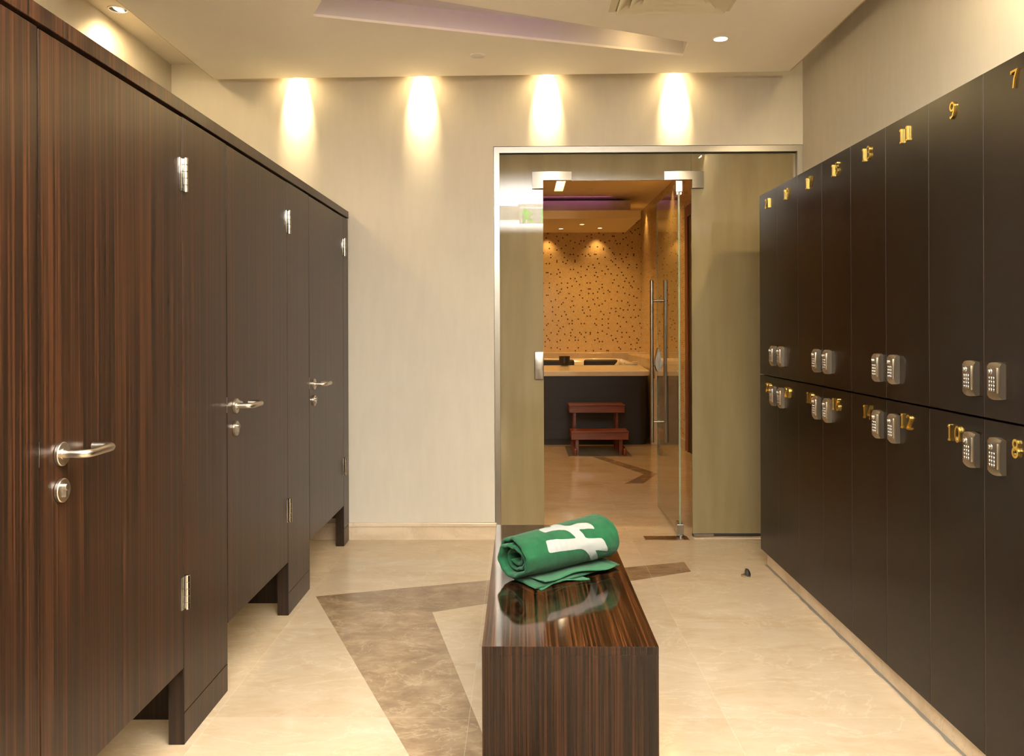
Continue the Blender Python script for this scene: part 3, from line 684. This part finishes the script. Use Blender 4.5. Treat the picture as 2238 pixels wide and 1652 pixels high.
def emblem(b):
    # the white woven figure: outline smoothed, cut into small cells, then laid on the cloth
    P = EMB; Q = []; m = len(P)
    for i in range(m):
        p1, p2 = Vector(P[i]), Vector(P[(i+1) % m])
        for k in range(4):
            Q.append(p1*(1-k/4)+p2*(k/4))
    for _ in range(3): Q = [Q[i]*.5+(Q[i-1]+Q[(i+1) % len(Q)])*.25 for i in range(len(Q))]
    Q = [q+Vector((mn.noise(Vector((q.x*700, q.y*700, 2))), mn.noise(Vector((q.x*700, q.y*700, 9)))))*.0005 for q in Q]
    t = bmesh.new(); t.faces.new([t.verts.new((q.x, q.y, 0)) for q in Q])
    for ax, lo, hi in ((0, .06, .34), (1, .25, .51)):
        k = lo
        while k < hi:
            no = Vector((1, 0, 0)) if ax == 0 else Vector((0, 1, 0)); bmesh.ops.bisect_plane(t, geom=t.verts[:]+t.edges[:]+t.faces[:], plane_co=no*k, plane_no=no); k += .003
    vm = {}
    for v in t.verts:
        u, sv = v.co.x, v.co.y; i = 0
        while i < NP-2 and SS[i+1] < sv: i += 1
        f = (sv-SS[i])/(SS[i+1]-SS[i]); p = PTS[i]*(1-f)+PTS[i+1]*f; nr = (NOR[i]*(1-f)+NOR[i+1]*f).normalized()
        vm[v] = (b.verts.new(tsurf(u, sv, p, nr, TH/2+.0011, i)), b.verts.new(tsurf(u, sv, p, nr, TH/2-.002, i)))
    for f in t.faces:
        b.faces.new([vm[v][0] for v in f.verts])
    for e in t.edges:
        if len(e.link_faces) == 1:
            a, c = e.verts; b.faces.new((vm[a][0], vm[c][0], vm[c][1], vm[a][1]))
    t.free()
tw = thing('towel', (.12, 2.69, .45), 'rolled green terry towel with a white emblem lying on the dark bench', 'towel')
tr_ = part('towel_roll', towel, TOWEL, tw, True)
part('emblem', emblem, TOWELW, tr_, True, label='white woven emblem')
def hemsheet(b, a0, a1, z0, ua, ub, ph, amp):
    # thin folded hem lying under the front of the roll, front edge wavy
    NU, NA = 60, 12; h = .0022; top, bot = [], []
    for i in range(NU+1):
        u = ua+(ub-ua)*i/NU; rt, rb = [], []
        for j in range(NA+1):
            q = j/NA; fr = a0+(a1-a0)*q+q*.010*math.sin(u*26+ph); zz = z0+q*amp*(.5+.5*math.sin(u*34+ph*2))
            p = tpt(u, fr, 0); rt.append(b.verts.new((p.x, p.y, p.z+zz+h+.0016*math.sin(PI*min(1, (1-q)*5))))); rb.append(b.verts.new((p.x, p.y, p.z+zz+.0004)))
        top.append(rt); bot.append(rb)
    for i in range(NU):
        for j in range(NA): b.faces.new((top[i][j], top[i+1][j], top[i+1][j+1], top[i][j+1])); b.faces.new((bot[i][j], bot[i][j+1], bot[i+1][j+1], bot[i+1][j]))
        b.faces.new((top[i][NA], top[i+1][NA], bot[i+1][NA], bot[i][NA])); b.faces.new((top[i][0], bot[i][0], bot[i+1][0], top[i+1][0]))
    for i in (0, NU):
        for j in range(NA): b.faces.new((top[i][j], top[i][j+1], bot[i][j+1], bot[i][j]))
part('hem', lambda b: hemsheet(b, .02, .088, .0145, .03, TL-.036, .6, .006), HEM, tw, True, label='smooth woven green hem edge folded under the roll')
part('hem', lambda b: hemsheet(b, .05, .100, .0002, .01, .20, 2.2, .008), HEM, tw, True, label='lower hem edge of the towel touching the bench')

# ------------------------------------------------------------------ ceiling fittings
def downlight(name, x, y, z, r, lens, label, group):
    t = thing(name, (x, y, z), label, 'ceiling light', group)
    part('trim_ring', lambda b: lathe(b, (x, y, z), (0, 0, -1), [(r, -.002), (r, .002), (r*.97, .0045), (r*.86, .0045), (r*.82, .001), (r*.82, -.002)], 40, False), WHITE, t, True)
    part('lamp_lens', lambda b: lathe(b, (x, y, z), (0, 0, -1), [(r*.83, .0004), (r*.6, .002), (.001, .0026)], 40), lens, t, True)
    return t
downlight('ceiling_downlight', 1.014, 4.159, 2.70, .040, LENS, 'small round lit downlight in the dropped ceiling right of the slanted recess', 'recessed ceiling lights')
dl = thing('ceiling_downlight', (-1.962, 4.008, 2.813), 'tilted round downlight in the ceiling slot above the cubicles', 'ceiling light', 'recessed ceiling lights')
part('trim_ring', lambda b: lathe(b, (-1.962, 4.008, 2.813), (0, 0, -1), [(.050, -.002), (.050, .003), (.048, .005), (.041, .005), (.040, .001)], 40, False), WHITE, dl, True)
part('lamp_lens', lambda b: lathe(b, (-1.966, 4.008, 2.8125), (-.25, 0, -1), [(.034, 0), (.030, .003), (.001, .004)], 36), LENS, dl, True)
part('lamp_gimbal', lambda b: lathe(b, (-1.962, 4.008, 2.8128), (0, 0, -1), [(.041, 0), (.034, .001)], 36), BLACKM, dl)
for x, y, lab in ((.782, 10.404, 'small lit spotlight in the whirlpool soffit, the nearest of three'), (.538, 10.852, 'small lit spotlight in the whirlpool soffit, left rear'), (1.045, 10.799, 'small lit spotlight in the whirlpool soffit, right rear')):
    downlight('soffit_downlight', x, y, 2.546, .036, LENSW, lab, 'spotlights in the soffit over the whirlpool tub')
sp = part('sprinkler_cover', lambda b: lathe(b, (-.223, 4.385, 2.70), (0, 0, -1), [(.039, -.001), (.039, .005), (.037, .0065), (.001, .0068)], 40), WHITE, None, True); tag(sp, 'flat round cover plate on the dropped ceiling near the back wall', 'sprinkler cover')
sp2 = part('sprinkler_cover', lambda b: lathe(b, (.798, 9.48, 2.835), (0, 0, -1), [(.042, -.001), (.042, .005), (.040, .0065), (.001, .0068)], 40), WHITE, None, True); tag(sp2, 'small round cover plate on the ceiling of the whirlpool room', 'sprinkler cover')
# air diffuser
vx0, vx1, vy0, vy1 = .411, .962, 3.235, 3.786
vt = thing('air_vent', ((vx0+vx1)/2, (vy0+vy1)/2, 2.70), 'square cream air diffuser with nested louvres in the ceiling', 'air vent')
def ring(b, x0, x1, y0, y1, zl, m, zh):
    """sloped square ring: outer edge at zl, inner edge (inset m) at zh, 2 mm thick"""
    A = [(x0, y0), (x1, y0), (x1, y1), (x0, y1)]; Bq = [(x0+m, y0+m), (x1-m, y0+m), (x1-m, y1-m), (x0+m, y1-m)]
    a = [b.verts.new((x, y, zl)) for x, y in A]; c = [b.verts.new((x, y, zh)) for x, y in Bq]; a2 = [b.verts.new((x, y, zl+.003)) for x, y in A]; c2 = [b.verts.new((x, y, zh+.003)) for x, y in Bq]
    for i in range(4):
        j = (i+1) % 4; b.faces.new((a[i], a[j], c[j], c[i])); b.faces.new((a2[i], a2[j], c2[j], c2[i])); b.faces.new((a[i], a[j], a2[j], a2[i])); b.faces.new((c[i], c[j], c2[j], c2[i]))
part('frame', lambda b: (ring(b, vx0, vx1, vy0, vy1, 2.694, .028, 2.688), box(b, vx0+.02, vx1-.02, vy0+.02, vy1-.02, 2.6985, 2.6995)), VENTM, vt)
for i in range(4):
    e = .030+.052*i; part('louvre', lambda b: ring(b, vx0+e, vx1-e, vy0+e, vy1-e, 2.674+.0012*i, .042, 2.697), VENTM, vt)

# ------------------------------------------------------------------ small floor things
ds = thing('door_stop', (1.122, 4.13, 0), 'small dark half-moon door stop on the marble floor near the lockers', 'door stop')
part('base', lambda b: lathe(b, (1.122, 4.13, 0), (0, 0, 1), [(.024, 0), (.024, .004), (.020, .008), (.001, .009)], 28), SATIN, ds, True)
def dome(b):
    t = bmesh.new(); bmesh.ops.create_uvsphere(t, u_segments=24, v_segments=14, radius=.021)
    for v in t.verts:
        v.co.z = max(0, v.co.z)*1.6+.006; v.co.x = max(v.co.x, -.003); v.co += Vector((1.125, 4.13, 0))
    merge(b, t)
part('rubber_buffer', dome, BLACKM, ds, True)

# ------------------------------------------------------------------ whirlpool tub
TX0, TX1, TY0, TY1 = -.85, 1.372, 8.715, 10.94
def rrect(x0, x1, y0, y1, r, z, n=8):
    P = []
    for cx, cy, a in ((x1-r, y1-r, 0), (x0+r, y1-r, 90), (x0+r, y0+r, 180), (x1-r, y0+r, 270)):
        for i in range(n+1): t_ = math.radians(a+90*i/n); P.append(Vector((cx+r*math.cos(t_), cy+r*math.sin(t_), z)))
    return P
def loft(b, rings, cap0=False, cap1=False):
    R_ = [[b.verts.new(p) for p in r] for r in rings]; n = len(R_[0])
    for A, B in zip(R_, R_[1:]):
        for k in range(n): b.faces.new((A[k], A[(k+1) % n], B[(k+1) % n], B[k]))
    if cap0: b.faces.new(R_[0][::-1])
    if cap1: b.faces.new(R_[-1])
tb = thing('whirlpool_tub', (.26, 9.8, 0), 'whirlpool tub with pearl rim and dark slatted cabinet beyond the glass door', 'whirlpool tub')
ins = lambda e, z, r: rrect(TX0+e, TX1-e, TY0+e, TY1-e, r, z)
part('cabinet', lambda b: loft(b, [ins(.012, .055, .10), ins(.012, .735, .10)], True, True), CABINET, tb, True)
part('kick_plinth', lambda b: loft(b, [ins(.03, 0, .09), ins(.03, .055, .09)], True, True), BLACKM, tb, True)
def shell(b):
    inn = lambda ex, ef, eb, z, r: rrect(TX0+ex, TX1-ex, TY0+ef, TY1-eb, r, z)
    R_ = [ins(.012, .728, .10), ins(-.004, .732, .11), ins(-.006, .775, .11), ins(.004, .788, .11), inn(.02, .05, .02, .797, .12), inn(.04, .14, .05, .815, .13), inn(.055, .22, .07, .832, .14), inn(.065, .25, .085, .834, .16), inn(.08, .275, .10, .822, .18), inn(.10, .30, .13, .78, .2), inn(.20, .36, .25, .55, .25), inn(.45, .55, .45, .40, .3)]
    loft(b, R_, False, True)
part('shell', shell, TUBSHELL, tb, True)
def pil(x0, x1):
    def fn(b):
        box(b, x0, x1, 10.715, 10.79, .67, .826, .03, 4)
    return fn
part('pillow', pil(.825, 1.265), PILLOW, tb, True, label='dark padded head pillow')
part('pillow', pil(.22, .70), PILLOW, tb, True, label='dark padded head pillow behind the black cup')
part('diverter', lambda b: (box(b, 1.14, 1.28, 8.98, 9.10, .834, .862, .012, 3), lathe(b, (1.25, 9.0, .862), (0, 0, 1), [(.035, 0), (.032, .008), (.01, .010)], 24)), TUBSHELL, tb, True)
cup = thing('black_cup', (.476, 8.95, .8375), 'small black cup standing on the front rim of the tub', 'cup')
part('body', lambda b: lathe(b, (.476, 8.95, .8375), (0, 0, 1), [(.040, 0), (.043, .004), (.044, .008), (.058, .018), (.059, .095), (.055, .095), (.053, .03), (.001, .028)], 36), PILLOW, cup, True)
ml = struct('ledge', lambda b: (box(b, -2.08, RW, 10.98, YB, 0, .905, .004), box(b, 1.43, RW, 8.78, 10.98, 0, .89, .004), box(b, 1.378, RW, 8.722, 8.78, 0, .70, .004)), MARBLE2); ml.name = 'trim_6'
# step stool
stp = thing('step_stool', (.765, 8.2, 0), 'red wooden two-step stool in front of the tub', 'step stool')
def tread(y0, y1, z):
    def fn(b):
        box(b, .487, 1.042, y0+.001, y0+.022, z-.083, z-.010, .003); box(b, .484, 1.045, y0-.006, y0+.075, z-.016, z, .005); box(b, .484, 1.045, y0+.081, y0+.160, z-.016, z, .005); box(b, .484, 1.045, y0+.166, y1, z-.016, z, .005)
        box(b, .487, 1.042, y1-.025, y1-.005, z-.075, z-.016, .003); box(b, .489, .507, y0+.022, y1-.025, z-.075, z-.016); box(b, 1.022, 1.040, y0+.022, y1-.025, z-.075, z-.016)
    return fn
part('tread', tread(7.975, 8.225, .240), REDWOOD, stp, label='lower tread, wet on its left half'); part('tread', tread(8.275, 8.525, .470), REDWOOD, stp)
for x in (.530, .955):
    part('leg', lambda b: box(b, x, x+.034, 8.02, 8.065, 0, .224, .003), REDWOOD, stp); part('leg', lambda b: box(b, x, x+.030, 8.33, 8.375, 0, .454, .003), REDWOOD, stp); part('leg', lambda b: box(b, x, x+.030, 8.47, 8.51, 0, .454, .003), REDWOOD, stp)
for x in (.512, .992):
    part('foot_rail', lambda b: (box(b, x, x+.030, 7.96, 8.53, .0, .075, .012, 3)), REDWOOD, stp)
gr = part('floor_grate', lambda b: [box(b, .46, 1.07, 7.945+i*.026, 7.945+i*.026+.016, .0005, .006, .001) for i in range(26)], m_steel('dark_grate_steel', (.24, .17, .10), .35)); tag(gr, 'slatted drain grate in the floor under the red step stool', 'floor grate')

# ------------------------------------------------------------------ exit sign behind the camera, seen as a reflection in the left pane
ex = thing('exit_sign', (.22, .06, 2.60), 'hanging green exit sign behind the camera, mirrored in the left glass pane', 'exit sign')
part('housing', lambda b: box(b, -.02, .46, .04, .10, 2.655, 2.70, .004), WHITE, ex)
part('sign_panel', lambda b: box(b, -.01, .45, .066, .072, 2.47, 2.655), SIGNP, ex)
def runner(b):
    def P(pts, y=.0735):
        prism(b, pts, lambda a, c, t: (a, y+t, c), .001)
    ox, oz = .085, 2.555
    def q(pts): P([(ox-a, oz+c) for a, c in pts])
    lathe(b, (ox-.020, .0735, oz+.080), (0, 1, 0), [(.017, 0), (.017, .001)], 20)
    q([(-.02, .055), (.035, .062), (.045, .040), (.012, -.008), (-.022, .0)]); q([(.030, .060), (.075, .040), (.078, .022), (.068, .020), (.035, .042)]); q([(-.02, .055), (-.055, .050), (-.065, .020), (-.052, .018), (-.042, .036), (-.015, .038)])
    q([(.012, -.008), (.050, -.020), (.052, -.070), (.035, -.070), (.034, -.034), (-.01, -.018)]); q([(-.022, .0), (-.03, -.04), (-.075, -.048), (-.075, -.064), (-.015, -.056), (.0, -.01)])
    q([(-.17, .09), (-.24, .09), (-.24, -.075), (-.17, -.075)])
part('running_man_emblem', runner, SIGNG, ex)
